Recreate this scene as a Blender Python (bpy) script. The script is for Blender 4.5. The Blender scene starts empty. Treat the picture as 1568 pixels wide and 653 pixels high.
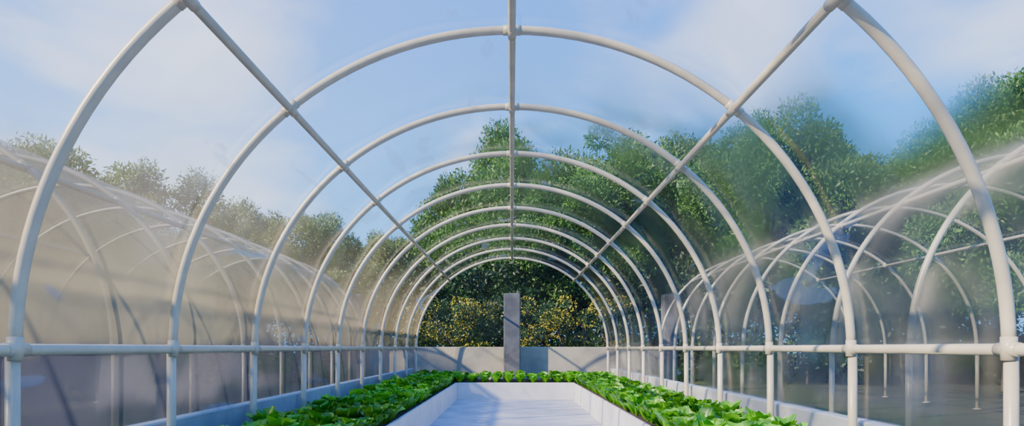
import bpy, math, random
import numpy as np
from mathutils import Vector
random.seed(7); rng=np.random.default_rng(11)
S=bpy.context.scene
CAMZ=1.18; RAIL=1.17; HW=2.5; AH=2.355
ARCH_Y=[3.22+1.5*k for k in range(-3,10)]
Y0=ARCH_Y[0]; Y1=ARCH_Y[-1]

# ---------------------------------------------------------------- helpers
def new_mat(name):
    m=bpy.data.materials.new(name); m.use_nodes=True
    nt=m.node_tree; nt.nodes.clear()
    out=nt.nodes.new('ShaderNodeOutputMaterial')
    return m,nt,out
def N(nt,t,**kw):
    n=nt.nodes.new(t)
    for k,v in kw.items(): setattr(n,k,v)
    return n
def mixc(nt,fac,a,b):
    n=nt.nodes.new('ShaderNodeMix'); n.data_type='RGBA'
    for sock,v in ((n.inputs[0],fac),(n.inputs[6],a),(n.inputs[7],b)):
        if hasattr(v,'is_linked'): nt.links.new(v,sock)
        elif isinstance(v,(tuple,list)): sock.default_value=(v[0],v[1],v[2],1)
        else: sock.default_value=v
    return n.outputs[2]
def math_(nt,op,a,b=0.0,clamp=False):
    n=nt.nodes.new('ShaderNodeMath'); n.operation=op; n.use_clamp=clamp
    for sock,v in ((n.inputs[0],a),(n.inputs[1],b)):
        if hasattr(v,'is_linked'): nt.links.new(v,sock)
        else: sock.default_value=v
    return n.outputs[0]
def maprange(nt,v,a,b,c,d,smooth=True):
    n=nt.nodes.new('ShaderNodeMapRange')
    if smooth: n.interpolation_type='SMOOTHSTEP'
    nt.links.new(v,n.inputs[0])
    for i,x in enumerate((a,b,c,d)): n.inputs[i+1].default_value=x
    return n.outputs[0]
def noise(nt,vec,scale,detail=4,rough=.55,dist=0):
    n=nt.nodes.new('ShaderNodeTexNoise'); n.inputs['Scale'].default_value=scale
    n.inputs['Detail'].default_value=detail; n.inputs['Roughness'].default_value=rough
    n.inputs['Distortion'].default_value=dist
    if vec is not None: nt.links.new(vec,n.inputs['Vector'])
    return n.outputs['Fac']
def solid(name,c1,c2,scale=3,rough=.6,bump=.0,bscale=60,metal=0):
    m,nt,out=new_mat(name)
    tc=N(nt,'ShaderNodeTexCoord')
    f=maprange(nt,noise(nt,tc.outputs['Object'],scale,6,.6),.35,.65,0,1)
    col=mixc(nt,f,c1,c2)
    p=N(nt,'ShaderNodeBsdfPrincipled'); nt.links.new(col,p.inputs['Base Color'])
    p.inputs['Roughness'].default_value=rough; p.inputs['Metallic'].default_value=metal
    if bump>0:
        b=N(nt,'ShaderNodeBump'); b.inputs['Strength'].default_value=bump; b.inputs['Distance'].default_value=.02
        nt.links.new(noise(nt,tc.outputs['Object'],bscale,5,.6),b.inputs['Height'])
        nt.links.new(b.outputs[0],p.inputs['Normal'])
    nt.links.new(p.outputs[0],out.inputs[0])
    return m
def mesh_obj(name,verts,faces,mat,smooth=False,parent=None):
    me=bpy.data.meshes.new(name); me.from_pydata([tuple(v) for v in verts],[],faces); me.update()
    if mat: me.materials.append(mat)
    if smooth: me.polygons.foreach_set('use_smooth',[True]*len(me.polygons))
    o=bpy.data.objects.new(name,me); S.collection.objects.link(o)
    if parent: o.parent=parent
    return o
def np_mesh(name,V,Q,mats,midx=None,smooth=False):
    me=bpy.data.meshes.new(name)
    nv=len(V); nf=len(Q); k=Q.shape[1]
    me.vertices.add(nv); me.vertices.foreach_set('co',V.astype(np.float32).ravel())
    me.loops.add(nf*k); me.loops.foreach_set('vertex_index',Q.astype(np.int32).ravel())
    me.polygons.add(nf); me.polygons.foreach_set('loop_start',np.arange(0,nf*k,k,dtype=np.int32))
    me.polygons.foreach_set('loop_total',np.full(nf,k,dtype=np.int32))
    for m in mats: me.materials.append(m)
    if midx is not None: me.polygons.foreach_set('material_index',midx.astype(np.int32))
    if smooth: me.polygons.foreach_set('use_smooth',np.ones(nf,dtype=bool))
    me.update(calc_edges=True); me.validate()
    return me
class Geo:
    def __init__(s): s.v=[]; s.f=[]
    def tube(s,pts,r,n=14,cap=True):
        pts=[Vector(p) for p in pts]; rr=r if isinstance(r,(list,tuple)) else [r]*len(pts)
        base=len(s.v); up=None
        for i,p in enumerate(pts):
            a=pts[max(i-1,0)]; b=pts[min(i+1,len(pts)-1)]; t=(b-a).normalized()
            if up is None:
                up=Vector((0,0,1)) if abs(t.z)<.9 else Vector((0,1,0))
            up=(up-t*up.dot(t)).normalized(); sd=t.cross(up)
            for j in range(n):
                an=2*math.pi*j/n
                s.v.append(p+(up*math.cos(an)+sd*math.sin(an))*rr[i])
        for i in range(len(pts)-1):
            for j in range(n):
                a=base+i*n+j; b=base+i*n+(j+1)%n
                s.f.append((a,b,b+n,a+n))
        if cap:
            s.f.append(tuple(base+j for j in range(n))[::-1])
            e=base+(len(pts)-1)*n; s.f.append(tuple(e+j for j in range(n)))
    def box(s,x0,x1,y0,y1,z0,z1,b=.0):
        base=len(s.v)
        if b<=0:
            for z in (z0,z1):
                s.v+= [Vector((x0,y0,z)),Vector((x1,y0,z)),Vector((x1,y1,z)),Vector((x0,y1,z))]
            for q in ((3,2,1,0),(4,5,6,7),(0,1,5,4),(1,2,6,5),(2,3,7,6),(3,0,4,7)):
                s.f.append(tuple(base+i for i in q))
        else:   # chamfered vertical + top edges
            def ring(ins,z):
                c=b
                X0,X1,Y0_,Y1_=x0+ins,x1-ins,y0+ins,y1-ins
                return [Vector(p) for p in ((X0+c,Y0_,z),(X1-c,Y0_,z),(X1,Y0_+c,z),(X1,Y1_-c,z),(X1-c,Y1_,z),(X0+c,Y1_,z),(X0,Y1_-c,z),(X0,Y0_+c,z))]
            rings=[ring(0,z0),ring(0,z1-b),ring(b,z1)]
            for r in rings: s.v+=r
            for k in range(2):
                for j in range(8):
                    a=base+k*8+j; c=base+k*8+(j+1)%8
                    s.f.append((a,c,c+8,a+8))
            s.f.append(tuple(base+16+j for j in range(8))); s.f.append(tuple(base+j for j in range(8))[::-1])

# ---------------------------------------------------------------- materials
M_pipe=solid('painted_steel_pipe',(.50,.43,.31),(.43,.375,.28),5,.36,.04,40)
M_white=solid('white_planter_panel',(.60,.59,.61),(.52,.51,.54),2.5,.55,.05,30)
M_floor=solid('pale_concrete_floor',(.48,.47,.52),(.34,.34,.41),1.6,.6,.1,25)
M_conc=solid('back_wall_concrete',(.40,.35,.27),(.27,.24,.20),1.3,.85,.3,20)
M_pill=solid('grey_pillar_concrete',(.115,.115,.13),(.06,.06,.075),2.2,.85,.3,20)
M_soil=solid('dark_soil',(.05,.032,.02),(.025,.017,.012),9,.95,.8,40)
M_grass=solid('rough_lawn',(.025,.036,.012),(.05,.042,.025),.8,.95,.6,15)
M_bark=solid('bark',(.12,.085,.06),(.06,.045,.035),6,.9,.8,20)

def leaf_mat(name,c1,c2,trans=.35,rough=.5,vein=None):
    m,nt,out=new_mat(name)
    g=N(nt,'ShaderNodeNewGeometry'); tc=N(nt,'ShaderNodeTexCoord')
    col=mixc(nt,g.outputs['Random Per Island'],c1,c2)
    big=maprange(nt,noise(nt,tc.outputs['Object'],.7,3),.35,.65,.6,1.25)
    hsv=N(nt,'ShaderNodeHueSaturation'); nt.links.new(col,hsv.inputs['Color']); nt.links.new(big,hsv.inputs['Value'])
    c=hsv.outputs[0]
    if vein:
        at=N(nt,'ShaderNodeAttribute'); at.attribute_name='across'
        v=maprange(nt,math_(nt,'ABSOLUTE',at.outputs['Fac']),.0,.16,.7,0)
        c=mixc(nt,v,c,vein)
    p=N(nt,'ShaderNodeBsdfPrincipled'); nt.links.new(c,p.inputs['Base Color']); p.inputs['Roughness'].default_value=rough
    t=N(nt,'ShaderNodeBsdfTranslucent'); nt.links.new(c,t.inputs['Color'])
    mx=N(nt,'ShaderNodeMixShader'); mx.inputs[0].default_value=trans
    nt.links.new(p.outputs[0],mx.inputs[1]); nt.links.new(t.outputs[0],mx.inputs[2]); nt.links.new(mx.outputs[0],out.inputs[0])
    return m
M_lett=leaf_mat('lettuce_leaf',(.022,.20,.006),(.17,.50,.015),.35,.36,(.34,.58,.07))
M_leafA=leaf_mat('broadleaf_foliage',(.028,.10,.016),(.12,.25,.035),.35)
M_leafB=leaf_mat('olive_foliage',(.11,.17,.05),(.23,.30,.09),.3)
M_leafD=leaf_mat('dark_hedge_foliage',(.008,.034,.008),(.03,.085,.016),.3)
M_yel=leaf_mat('yellow_blossom',(.32,.27,.006),(.55,.44,.015),.3)

def film_mat(name,kind):
    m,nt,out=new_mat(name)
    tc=N(nt,'ShaderNodeTexCoord'); O=tc.outputs['Object']
    sx=N(nt,'ShaderNodeSeparateXYZ'); nt.links.new(O,sx.inputs[0])
    X,Z=sx.outputs['X'],sx.outputs['Z']
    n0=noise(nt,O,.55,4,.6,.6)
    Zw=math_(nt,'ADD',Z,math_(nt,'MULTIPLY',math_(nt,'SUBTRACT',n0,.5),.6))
    low=maprange(nt,Z,3.0,1.6,0,1)
    n1=maprange(nt,n0,.3,.7,.6,1.4)
    skirt=maprange(nt,Zw,1.12,1.35,.9 if kind!='main' else .7,1)
    if kind=='main':
        side=maprange(nt,X,-2.3,1.8,.30,.06)  # sunlit scatter on the left side imitated by denser haze
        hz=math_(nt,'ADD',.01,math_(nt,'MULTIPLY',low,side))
    elif kind=='left':
        hz=math_(nt,'ADD',.36,math_(nt,'MULTIPLY',low,.40))
    elif kind=='end':
        hz=math_(nt,'ADD',.02,math_(nt,'MULTIPLY',low,.02))
    else:
        hz=math_(nt,'ADD',.035,math_(nt,'MULTIPLY',low,.035))
    hz=math_(nt,'MULTIPLY',hz,math_(nt,'MULTIPLY',n1,skirt))
    # wiped smudges of dust
    mp=N(nt,'ShaderNodeMapping'); mp.inputs['Scale'].default_value=(1.8,.42,1.8); mp.inputs['Rotation'].default_value=(.6,.2,.5); mp.inputs['Location'].default_value=(3.1,.4,1.7)
    nt.links.new(O,mp.inputs[0])
    sm=maprange(nt,noise(nt,mp.outputs[0],1.2,3,.5,.8),.63,.67,0,.26)
    if kind=='main': hz=math_(nt,'ADD',hz,sm,True)
    upper_tint=mixc(nt,maprange(nt,X,-1.5,2.0,0,1),(.41,.355,.24),(.17,.24,.36)) if kind=='main' else ((.33,.28,.18) if kind=='left' else (.22,.28,.34))  # main film: sunlit warmth of the left side painted into the tint
    low_shade=maprange(nt,Zw,1.15,1.35,1,0)  # cast shadow painted into the lower film colour, wavy upper edge
    col=mixc(nt,low_shade,upper_tint,(.085,.09,.12) if kind!='right' else (.04,.05,.06))
    if kind=='main': col=mixc(nt,maprange(nt,sm,0,.26,0,.9),col,(.14,.23,.40))
    d=N(nt,'ShaderNodeBsdfDiffuse'); t=N(nt,'ShaderNodeBsdfTranslucent')
    for n in (d,t): nt.links.new(col,n.inputs['Color'])
    dt=N(nt,'ShaderNodeMixShader'); dt.inputs[0].default_value=.5
    nt.links.new(d.outputs[0],dt.inputs[1]); nt.links.new(t.outputs[0],dt.inputs[2])
    tr=N(nt,'ShaderNodeBsdfTransparent'); tr.inputs[0].default_value=(.95,.97,.985,1)
    body=tr.outputs[0]
    if kind=='main':
        rf=N(nt,'ShaderNodeBsdfRefraction'); rf.inputs['IOR'].default_value=1.03; rf.inputs['Roughness'].default_value=.7
        bl=maprange(nt,noise(nt,O,.8,3,.5,.8),.38,.6,.0,.7)
        bl=math_(nt,'MULTIPLY',bl,maprange(nt,X,-1.0,.8,.35,1))
        mr=N(nt,'ShaderNodeMixShader'); nt.links.new(bl,mr.inputs[0]); nt.links.new(tr.outputs[0],mr.inputs[1]); nt.links.new(rf.outputs[0],mr.inputs[2])
        body=mr.outputs[0]
    mx=N(nt,'ShaderNodeMixShader'); nt.links.new(hz,mx.inputs[0])
    nt.links.new(body,mx.inputs[1]); nt.links.new(dt.outputs[0],mx.inputs[2])
    gl=N(nt,'ShaderNodeBsdfGlossy'); gl.inputs['Roughness'].default_value=.15
    fr=N(nt,'ShaderNodeFresnel'); fr.inputs['IOR'].default_value=1.2
    ff=math_(nt,'MULTIPLY',fr.outputs[0],.12,True)
    m2=N(nt,'ShaderNodeMixShader'); nt.links.new(ff,m2.inputs[0])
    nt.links.new(mx.outputs[0],m2.inputs[1]); nt.links.new(gl.outputs[0],m2.inputs[2])
    nt.links.new(m2.outputs[0],out.inputs[0])
    return m

# ---------------------------------------------------------------- polytunnels
def arc(y,th,extra=0.0):
    return Vector(((HW+extra)*math.sin(th),y,RAIL+(AH+extra)*math.cos(th)))
def frame_mesh(ys):
    g=Geo(); R=.032
    for y in ys:
        g.tube([arc(y,-math.pi/2+math.pi*i/64) for i in range(65)],R)
        for sx in (-1,1):
            g.tube([(sx*(HW+.012),y,0),(sx*(HW+.012),y,RAIL)],R*1.02)
            # rail tee
            g.tube([(sx*HW,y,RAIL-.055),(sx*HW,y,RAIL+.065)],R*1.15)
            g.tube([(sx*HW,y-.07,RAIL),(sx*HW,y+.07,RAIL)],R*1.13)
            g.tube([(sx*(HW+.012),y,0),(sx*(HW+.012),y,.02)],R*2.2)
        for th in (-.715,0,.715):
            g.tube([arc(y,th+d) for d in (-.026,-.01,.01,.026)],R*1.13)
            c=arc(y,th,-.02); g.tube([c-Vector((0,.06,0)),c+Vector((0,.06,0))],R*1.02)
    ya,yb=ys[0],ys[-1]
    for sx in (-1,1): g.tube([(sx*HW,ya-.04,RAIL),(sx*HW,yb+.04,RAIL)],R*.97)
    for th in (-.715,0,.715):
        a=arc(ya-.04,th,-.02); b=arc(yb+.04,th,-.02); g.tube([a,b],R*.88)
    me=bpy.data.meshes.new('frame'); me.from_pydata([tuple(v) for v in g.v],[],g.f); me.update()
    me.materials.append(M_pipe); me.polygons.foreach_set('use_smooth',[len(p.vertices)==4 for p in me.polygons])
    return me
def film_mesh(ys,mat):
    prof=[(-HW-.06,.25),(-HW-.06,.7),(-HW-.055,1.1)]
    for i in range(49):
        th=-math.pi/2+math.pi*i/48; p=arc(0,th,.045); prof.append((p.x,p.z))
    prof+=[(HW+.055,1.1),(HW+.06,.7),(HW+.06,.25)]
    ya,yb=ys[0]-.1,ys[-1]+.06; ny=int((yb-ya)/.25); V=[];F=[]
    for j in range(ny+1):
        y=ya+(yb-ya)*j/ny
        ph=((y-ys[0])/1.5)%1.0; sag=.018*math.sin(math.pi*ph)
        for k,(x,z) in enumerate(prof):
            w=.006*math.sin(3*y+k*.7)+.005*math.sin(7.3*y-k*1.3)
            V.append((x*(1-(sag+w)/HW),y,z-(sag+w)*.6*max(0,(z-RAIL)/AH)))
    n=len(prof)
    for j in range(ny):
        for k in range(n-1): F.append((j*n+k,j*n+k+1,(j+1)*n+k+1,(j+1)*n+k))
    me=bpy.data.meshes.new('film'); me.from_pydata(V,[],F); me.materials.append(mat); me.update()
    me.polygons.foreach_set('use_smooth',[True]*len(F))
    return me
def base_mesh(ys):
    g=Geo()
    for sx in (-1,1):
        a,b=sorted((sx*2.60,sx*2.72)); g.box(a,b,ys[0]-.2,ys[-1]+.2,0,.63,.012)
    me=bpy.data.meshes.new('kerb'); me.from_pydata([tuple(v) for v in g.v],[],g.f); me.update(); me.materials.append(M_white)
    return me
fm=frame_mesh(ARCH_Y); bm=base_mesh(ARCH_Y)
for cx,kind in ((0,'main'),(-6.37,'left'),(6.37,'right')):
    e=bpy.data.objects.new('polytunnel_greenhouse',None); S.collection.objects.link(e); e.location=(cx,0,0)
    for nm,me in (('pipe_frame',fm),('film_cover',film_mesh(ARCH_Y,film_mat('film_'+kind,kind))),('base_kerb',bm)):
        if nm=='base_kerb' and kind!='main': continue
        o=bpy.data.objects.new(nm,me); S.collection.objects.link(o); o.parent=e
    if kind=='main':
        yb=Y1+.05; V=[(0,yb,RAIL)];F=[]
        for i in range(49): V.append(tuple(arc(yb,-math.pi/2+math.pi*i/48,.03)))
        for i in range(48): F.append((0,i+1,i+2))
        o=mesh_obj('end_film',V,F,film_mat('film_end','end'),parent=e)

# ---------------------------------------------------------------- ground, path, planter
mesh_obj('ground_lawn',[(-90,-30,-.02),(90,-30,-.02),(90,140,-.02),(-90,140,-.02)],[(0,1,2,3)],M_grass)
g=Geo(); g.box(-2.58,2.58,Y0-.3,16.85,-.015,0.0); mesh_obj('floor',g.v,g.f,M_floor)
PL,PR=-1.25,1.38; YE=14.6; RIM=.38
g=Geo(); t=.045
g.box(PL-t,PL,Y0,YE+t,0,RIM,.006); g.box(PR,PR+t,Y0,YE+t,0,RIM,.006)
g.box(PL,PR,YE,YE+t,0,RIM,.006)
g.box(-2.42,-2.42+t,Y0,16.6,0,RIM,.006); g.box(2.42-t,2.42,Y0,16.6,0,RIM,.006); g.box(-2.42,2.42,16.6-t,16.6,0,RIM,.006)
pe=bpy.data.objects.new('raised_planter_bed',None); S.collection.objects.link(pe)
mesh_obj('panels',g.v,g.f,M_white,parent=pe)
g=Geo(); z=RIM-.03
g.box(-2.38,PL-t,Y0,16.56,0.01,z); g.box(PR+t,2.38,Y0,16.56,.01,z); g.box(PL-t,PR+t,YE+t,16.56,.01,z)
mesh_obj('soil',g.v,g.f,M_soil,parent=pe)

# ---------------------------------------------------------------- lettuce
def lettuce(seed):
    r=np.random.default_rng(seed); V=[];Q=[];A=[]
    nu,nv=5,7
    for ring,(cnt,tilt,L,W) in enumerate(((5,.62,.165,.15),(5,.36,.18,.14),(4,.13,.165,.11))):
        off=r.uniform(0,6.28)
        for k in range(cnt):
            a=off+2*math.pi*k/cnt+r.normal(0,.18); tl=tilt+r.normal(0,.1); l=L*r.uniform(.82,1.18); w=W*r.uniform(.9,1.15)
            ph=r.uniform(0,6.28); b=len(V); curl=r.uniform(.2,.8)
            rr=.012; zz=0.0
            for i in range(nv):
                s=i/(nv-1)
                width=w*(.18+.82*math.sin(min(1,s*1.02)*math.pi*.74)**1.0) if i<nv-1 else w*.5
                ang=tl*.75+curl*s*s*1.1
                if i>0: rr+=l/(nv-1)*math.sin(ang); zz+=l/(nv-1)*math.cos(ang)
                for j in range(nu):
                    u=(j/(nu-1)-.5)*2
                    cup=.34*width*(u*u)*(1-.2*s)
                    ruf=.012*s*math.sin(ph+9*s+5*u)*abs(u)
                    x=rr-cup*math.cos(ang)+ruf*math.cos(ang); z_=zz+cup*math.sin(ang)*.8+ruf-(.012 if i==nv-1 and abs(u)>.7 else 0)
                    y=u*width*.5
                    V.append((x*math.cos(a)-y*math.sin(a),x*math.sin(a)+y*math.cos(a),z_)); A.append(u)
            for i in range(nv-1):
                for j in range(nu-1):
                    q=b+i*nu+j; Q.append((q,q+1,q+nu+1,q+nu))
    return np.array(V),np.array(Q),np.array(A)
var=[lettuce(i) for i in range(8)]
pos=[]
sp=.275
def bedfill(x0,x1,y0,y1):
    nx=max(1,int(round((x1-x0)/sp))); ny=int((y1-y0)/sp)
    for j in range(ny+1):
        for i in range(nx+1):
            pos.append((x0+(x1-x0)*i/nx+random.gauss(0,.014),y0+(y1-y0)*j/ny+random.gauss(0,.014)))
bedfill(-2.24,PL-.15,2.5,16.42); bedfill(PR+.15,2.24,2.5,16.42)
bedfill(PL+.02,PR-.02,YE+.17,16.42)
VV=[];QQ=[];AA=[];n=0
for (x,y) in pos:
    v,q,a=var[random.randrange(8)]; an=random.uniform(0,6.28); s=random.uniform(.95,1.3)
    c,sn=math.cos(an)*s,math.sin(an)*s
    VV.append(np.stack([v[:,0]*c-v[:,1]*sn+x,v[:,0]*sn+v[:,1]*c+y,v[:,2]*s*random.uniform(.85,1.2)+RIM-.028],1)); QQ.append(q+n); AA.append(a); n+=len(v)
me=np_mesh('lettuce_plants',np.concatenate(VV),np.concatenate(QQ),[M_lett],smooth=True)
at=me.attributes.new('across','FLOAT','POINT'); at.data.foreach_set('value',np.concatenate(AA).astype(np.float32))
S.collection.objects.link(bpy.data.objects.new('lettuce_plants',me))

# ---------------------------------------------------------------- back wall, pillars
g=Geo(); g.box(-4.4,4.4,17.35,17.6,0,1.20,.02)
mesh_obj('wall_back',g.v,g.f,M_conc)
def pillar(x,y,w,h):
    g=Geo(); g.box(-w/2,w/2,-w/2,w/2,0,h-.0,.02); g.box(-w/2-.04,w/2+.04,-w/2-.04,w/2+.04,0,.12,.02)
    o=mesh_obj('concrete_pillar',g.v,g.f,M_pill); o.location=(x,y,0)
pillar(0,17.1,.44,2.62); pillar(-4.2,17.1,.36,2.6); pillar(4.2,17.1,.36,2.6)

# ---------------------------------------------------------------- vegetation
def leaves(centers,radii,count,size,aspect,r,squash=.8,shell=.5):
    k=r.choice(len(centers),count,p=(radii**2)/np.sum(radii**2))
    d=r.normal(size=(count,3)); d/=np.linalg.norm(d,axis=1,keepdims=True)
    rad=radii[k]*(shell+(1-shell)*r.random(count))*(.85+.25*r.random(count))
    P=centers[k]+d*rad[:,None]*np.array([1,1,squash])
    t=r.normal(size=(count,3))*.7+d*.9; t[:,2]+=.1; t/=np.linalg.norm(t,axis=1,keepdims=True)
    b=np.cross(t,r.normal(size=(count,3))); b/=np.linalg.norm(b,axis=1,keepdims=True)
    s=size*r.uniform(.6,1.4,count)[:,None]
    nrm=np.cross(t,b)
    V=np.stack([P-t*s*.5,P+b*s*aspect*.5+nrm*s*.08,P+t*s*.5,P-b*s*aspect*.5+nrm*s*.08],1).reshape(-1,3)
    Q=np.arange(count*4).reshape(-1,4)
    return V,Q
def tree_mesh(name,seed,H,R,trunkH,nclus,crad,nleaf,size,aspect,mat,droop=.8):
    r=np.random.default_rng(seed); g=Geo()
    top=Vector((r.normal(0,.2),r.normal(0,.2),H*.7))
    tr=[Vector((0,0,0)),Vector((r.normal(0,.1),r.normal(0,.1),trunkH*.6)),Vector((r.normal(0,.15),r.normal(0,.15),trunkH)),top]
    g.tube(tr,[.03*H,.024*H,.019*H,.006*H],8)
    C=[]
    for i in range(nclus):
        # points in an ellipsoidal crown
        while True:
            p=r.uniform(-1,1,3)
            if .25<np.linalg.norm(p)<1: break
        c=np.array([p[0]*R*.85,p[1]*R*.85,trunkH+(H-trunkH)*(.5+.46*p[2])])
        C.append(c)
        if i%3==0:
            s=tr[2]+(top-tr[2])*r.uniform(0,.7); e=Vector(c); m=(s+e)/2+Vector((0,0,-.05*H*r.random()))
            g.tube([s,m,e],[.009*H,.006*H,.002*H],5)
    C=np.array(C); rad=crad*r.uniform(.6,1.35,nclus)
    V,Q=leaves(C,rad,nleaf,size,aspect,r,droop,.45)
    gv=np.array([tuple(v) for v in g.v]); gq=np.array([f for f in g.f if len(f)==4])
    VV=np.concatenate([gv,V]); QQ=np.concatenate([gq,Q+len(gv)])
    mi=np.concatenate([np.zeros(len(gq)),np.ones(len(Q))])
    return np_mesh(name,VV,QQ,[M_bark,mat],mi)
T_big=[tree_mesh('broadleaf_tree',s,10,5.2,2.2,60,1.15,80000,.19,.36,M_leafA) for s in (1,2)]
T_oli=[tree_mesh('olive_tree',s,6.5,2.7,1.4,46,.62,38000,.15,.3,M_leafB,1.0) for s in (5,6)]
def put(nm,me,x,y,s=1,sz=None,rot=None):
    o=bpy.data.objects.new(nm,me); S.collection.objects.link(o); o.location=(x,y,-.02)
    o.rotation_euler=(0,0,random.uniform(0,6.28) if rot is None else rot); o.scale=(s,s,sz or s)
def px(u,d): return (u-784)/980*d
def top(v,d): return (533-v)/980*d+CAMZ
for i,(u,v,d,s) in enumerate(((900,200,27,.95),(1010,225,31,1.0),(1180,172,23,.72),(1100,210,30,.9),(1330,260,25,.7),(1545,128,17,.62),(1460,180,22,.7),
        (760,205,38,.95),(800,300,30,.7),(700,290,42,.9),(870,270,24,.6),(1250,230,32,.9),(1640,120,20,.8))):
    put('broadleaf_tree',T_big[i%2],px(u,d),d,s,top(v,d)/10.0)
for i,(u,v,d,s) in enumerate(((20,200,15.5,.85),(110,255,18,.8),(255,258,22,1.0),(330,325,27,.9),(400,312,30,1.15),(470,318,33,1.15),(560,358,38,1.2),(610,348,42,1.3),(655,365,40,1.2),(-90,190,14,1),(540,395,30,.9))):
    put('olive_tree',T_oli[i%2],px(u,d),d,s,top(v,d)/6.5)
# hedge (dense dark shrubs beyond the wall)
def hedge(name,x0,x1,y,depth,h,nc,cr,nl,size,mat,seed,fl=0):
    r=np.random.default_rng(seed)
    C=np.stack([r.uniform(x0,x1,nc),r.uniform(y,y+depth,nc),r.uniform(.2,h-cr*.6,nc)],1)
    V,Q=leaves(C,cr*r.uniform(.6,1.2,nc),nl,size,.5,r,.9,.4)
    mi=np.zeros(len(Q))
    g=Geo()
    for k in range(int((x1-x0)*1.5)):
        x=r.uniform(x0,x1); yy=r.uniform(y+.2,y+depth)
        g.tube([(x,yy,0),(x+r.normal(0,.15),yy,h*.4),(x+r.normal(0,.3),yy,h*.8)],[.05,.035,.012],6)
    gv=np.array([tuple(v) for v in g.v]); gq=np.array([f for f in g.f if len(f)==4])
    parts=[V,gv]; qs=[Q,gq+len(V)]; ms=[mi,np.full(len(gq),1)]; mats=[mat,M_bark]
    if fl:
        k=r.choice(nc,max(2,nc//2),replace=False)
        V2,Q2=leaves(C[k],np.full(len(k),cr*1.02),fl,size*.9,.8,r,.9,.85)
        parts.append(V2); qs.append(Q2+len(V)+len(gv)); ms.append(np.full(len(Q2),2)); mats.append(M_yel)
    me=np_mesh(name,np.concatenate(parts),np.concatenate(qs),mats,np.concatenate(ms))
    S.collection.objects.link(bpy.data.objects.new(name,me))
hedge('flowering_shrub',-3.3,-.35,18.2,1.0,2.65,60,.32,14000,.06,M_leafD,31,3600)
hedge('flowering_shrub',.35,3.3,18.2,1.0,2.65,60,.32,14000,.06,M_leafD,32,3600)
hedge('hedge_row',-30,-3,21,2,3.2,260,.8,60000,.17,M_leafD,33)
hedge('hedge_row',-4,8,22,2.5,4.6,200,.85,60000,.16,M_leafD,34)
hedge('hedge_row',7,34,20,2.5,4.2,300,.9,70000,.18,M_leafD,35)

# ---------------------------------------------------------------- light and sky
sd=Vector((-.75,-.45,.5)).normalized()
L=bpy.data.lights.new('sun','SUN'); L.energy=15; L.color=(1,.84,.60); L.angle=math.radians(.8)
lo=bpy.data.objects.new('sun_light',L); S.collection.objects.link(lo); lo.rotation_euler=sd.to_track_quat('Z','Y').to_euler(); lo.location=(-20,-12,14)
w=bpy.data.worlds.new('sky'); S.world=w; w.use_nodes=True; nt=w.node_tree; nt.nodes.clear()
out=nt.nodes.new('ShaderNodeOutputWorld'); bg=nt.nodes.new('ShaderNodeBackground'); nt.links.new(bg.outputs[0],out.inputs[0])
tc=nt.nodes.new('ShaderNodeTexCoord'); G=tc.outputs['Generated']
sx=N(nt,'ShaderNodeSeparateXYZ'); nt.links.new(G,sx.inputs[0])
base=mixc(nt,maprange(nt,sx.outputs['Z'],-.02,.6,0,1),(.06,.44,1.0),(.004,.20,.85))
mp=N(nt,'ShaderNodeMapping'); mp.inputs['Scale'].default_value=(1,1,2.2); mp.inputs['Location'].default_value=(1.3,.1,.9); nt.links.new(G,mp.inputs[0])
cl=maprange(nt,noise(nt,mp.outputs[0],2.6,6,.5,.3),.47,.76,0,.52)
lf=maprange(nt,sx.outputs['X'],-.75,.5,.12,0)
cl=math_(nt,'ADD',cl,lf,True)
col=mixc(nt,cl,base,(1.0,.97,.97))
nt.links.new(col,bg.inputs[0]); bg.inputs[1].default_value=2.7

# ---------------------------------------------------------------- camera
c=bpy.data.cameras.new('camera'); c.lens=22.5; c.sensor_width=36; c.shift_y=.1317
co=bpy.data.objects.new('camera',c); S.collection.objects.link(co); co.location=(0,0,CAMZ); co.rotation_euler=(math.pi/2,0,0)
S.camera=co
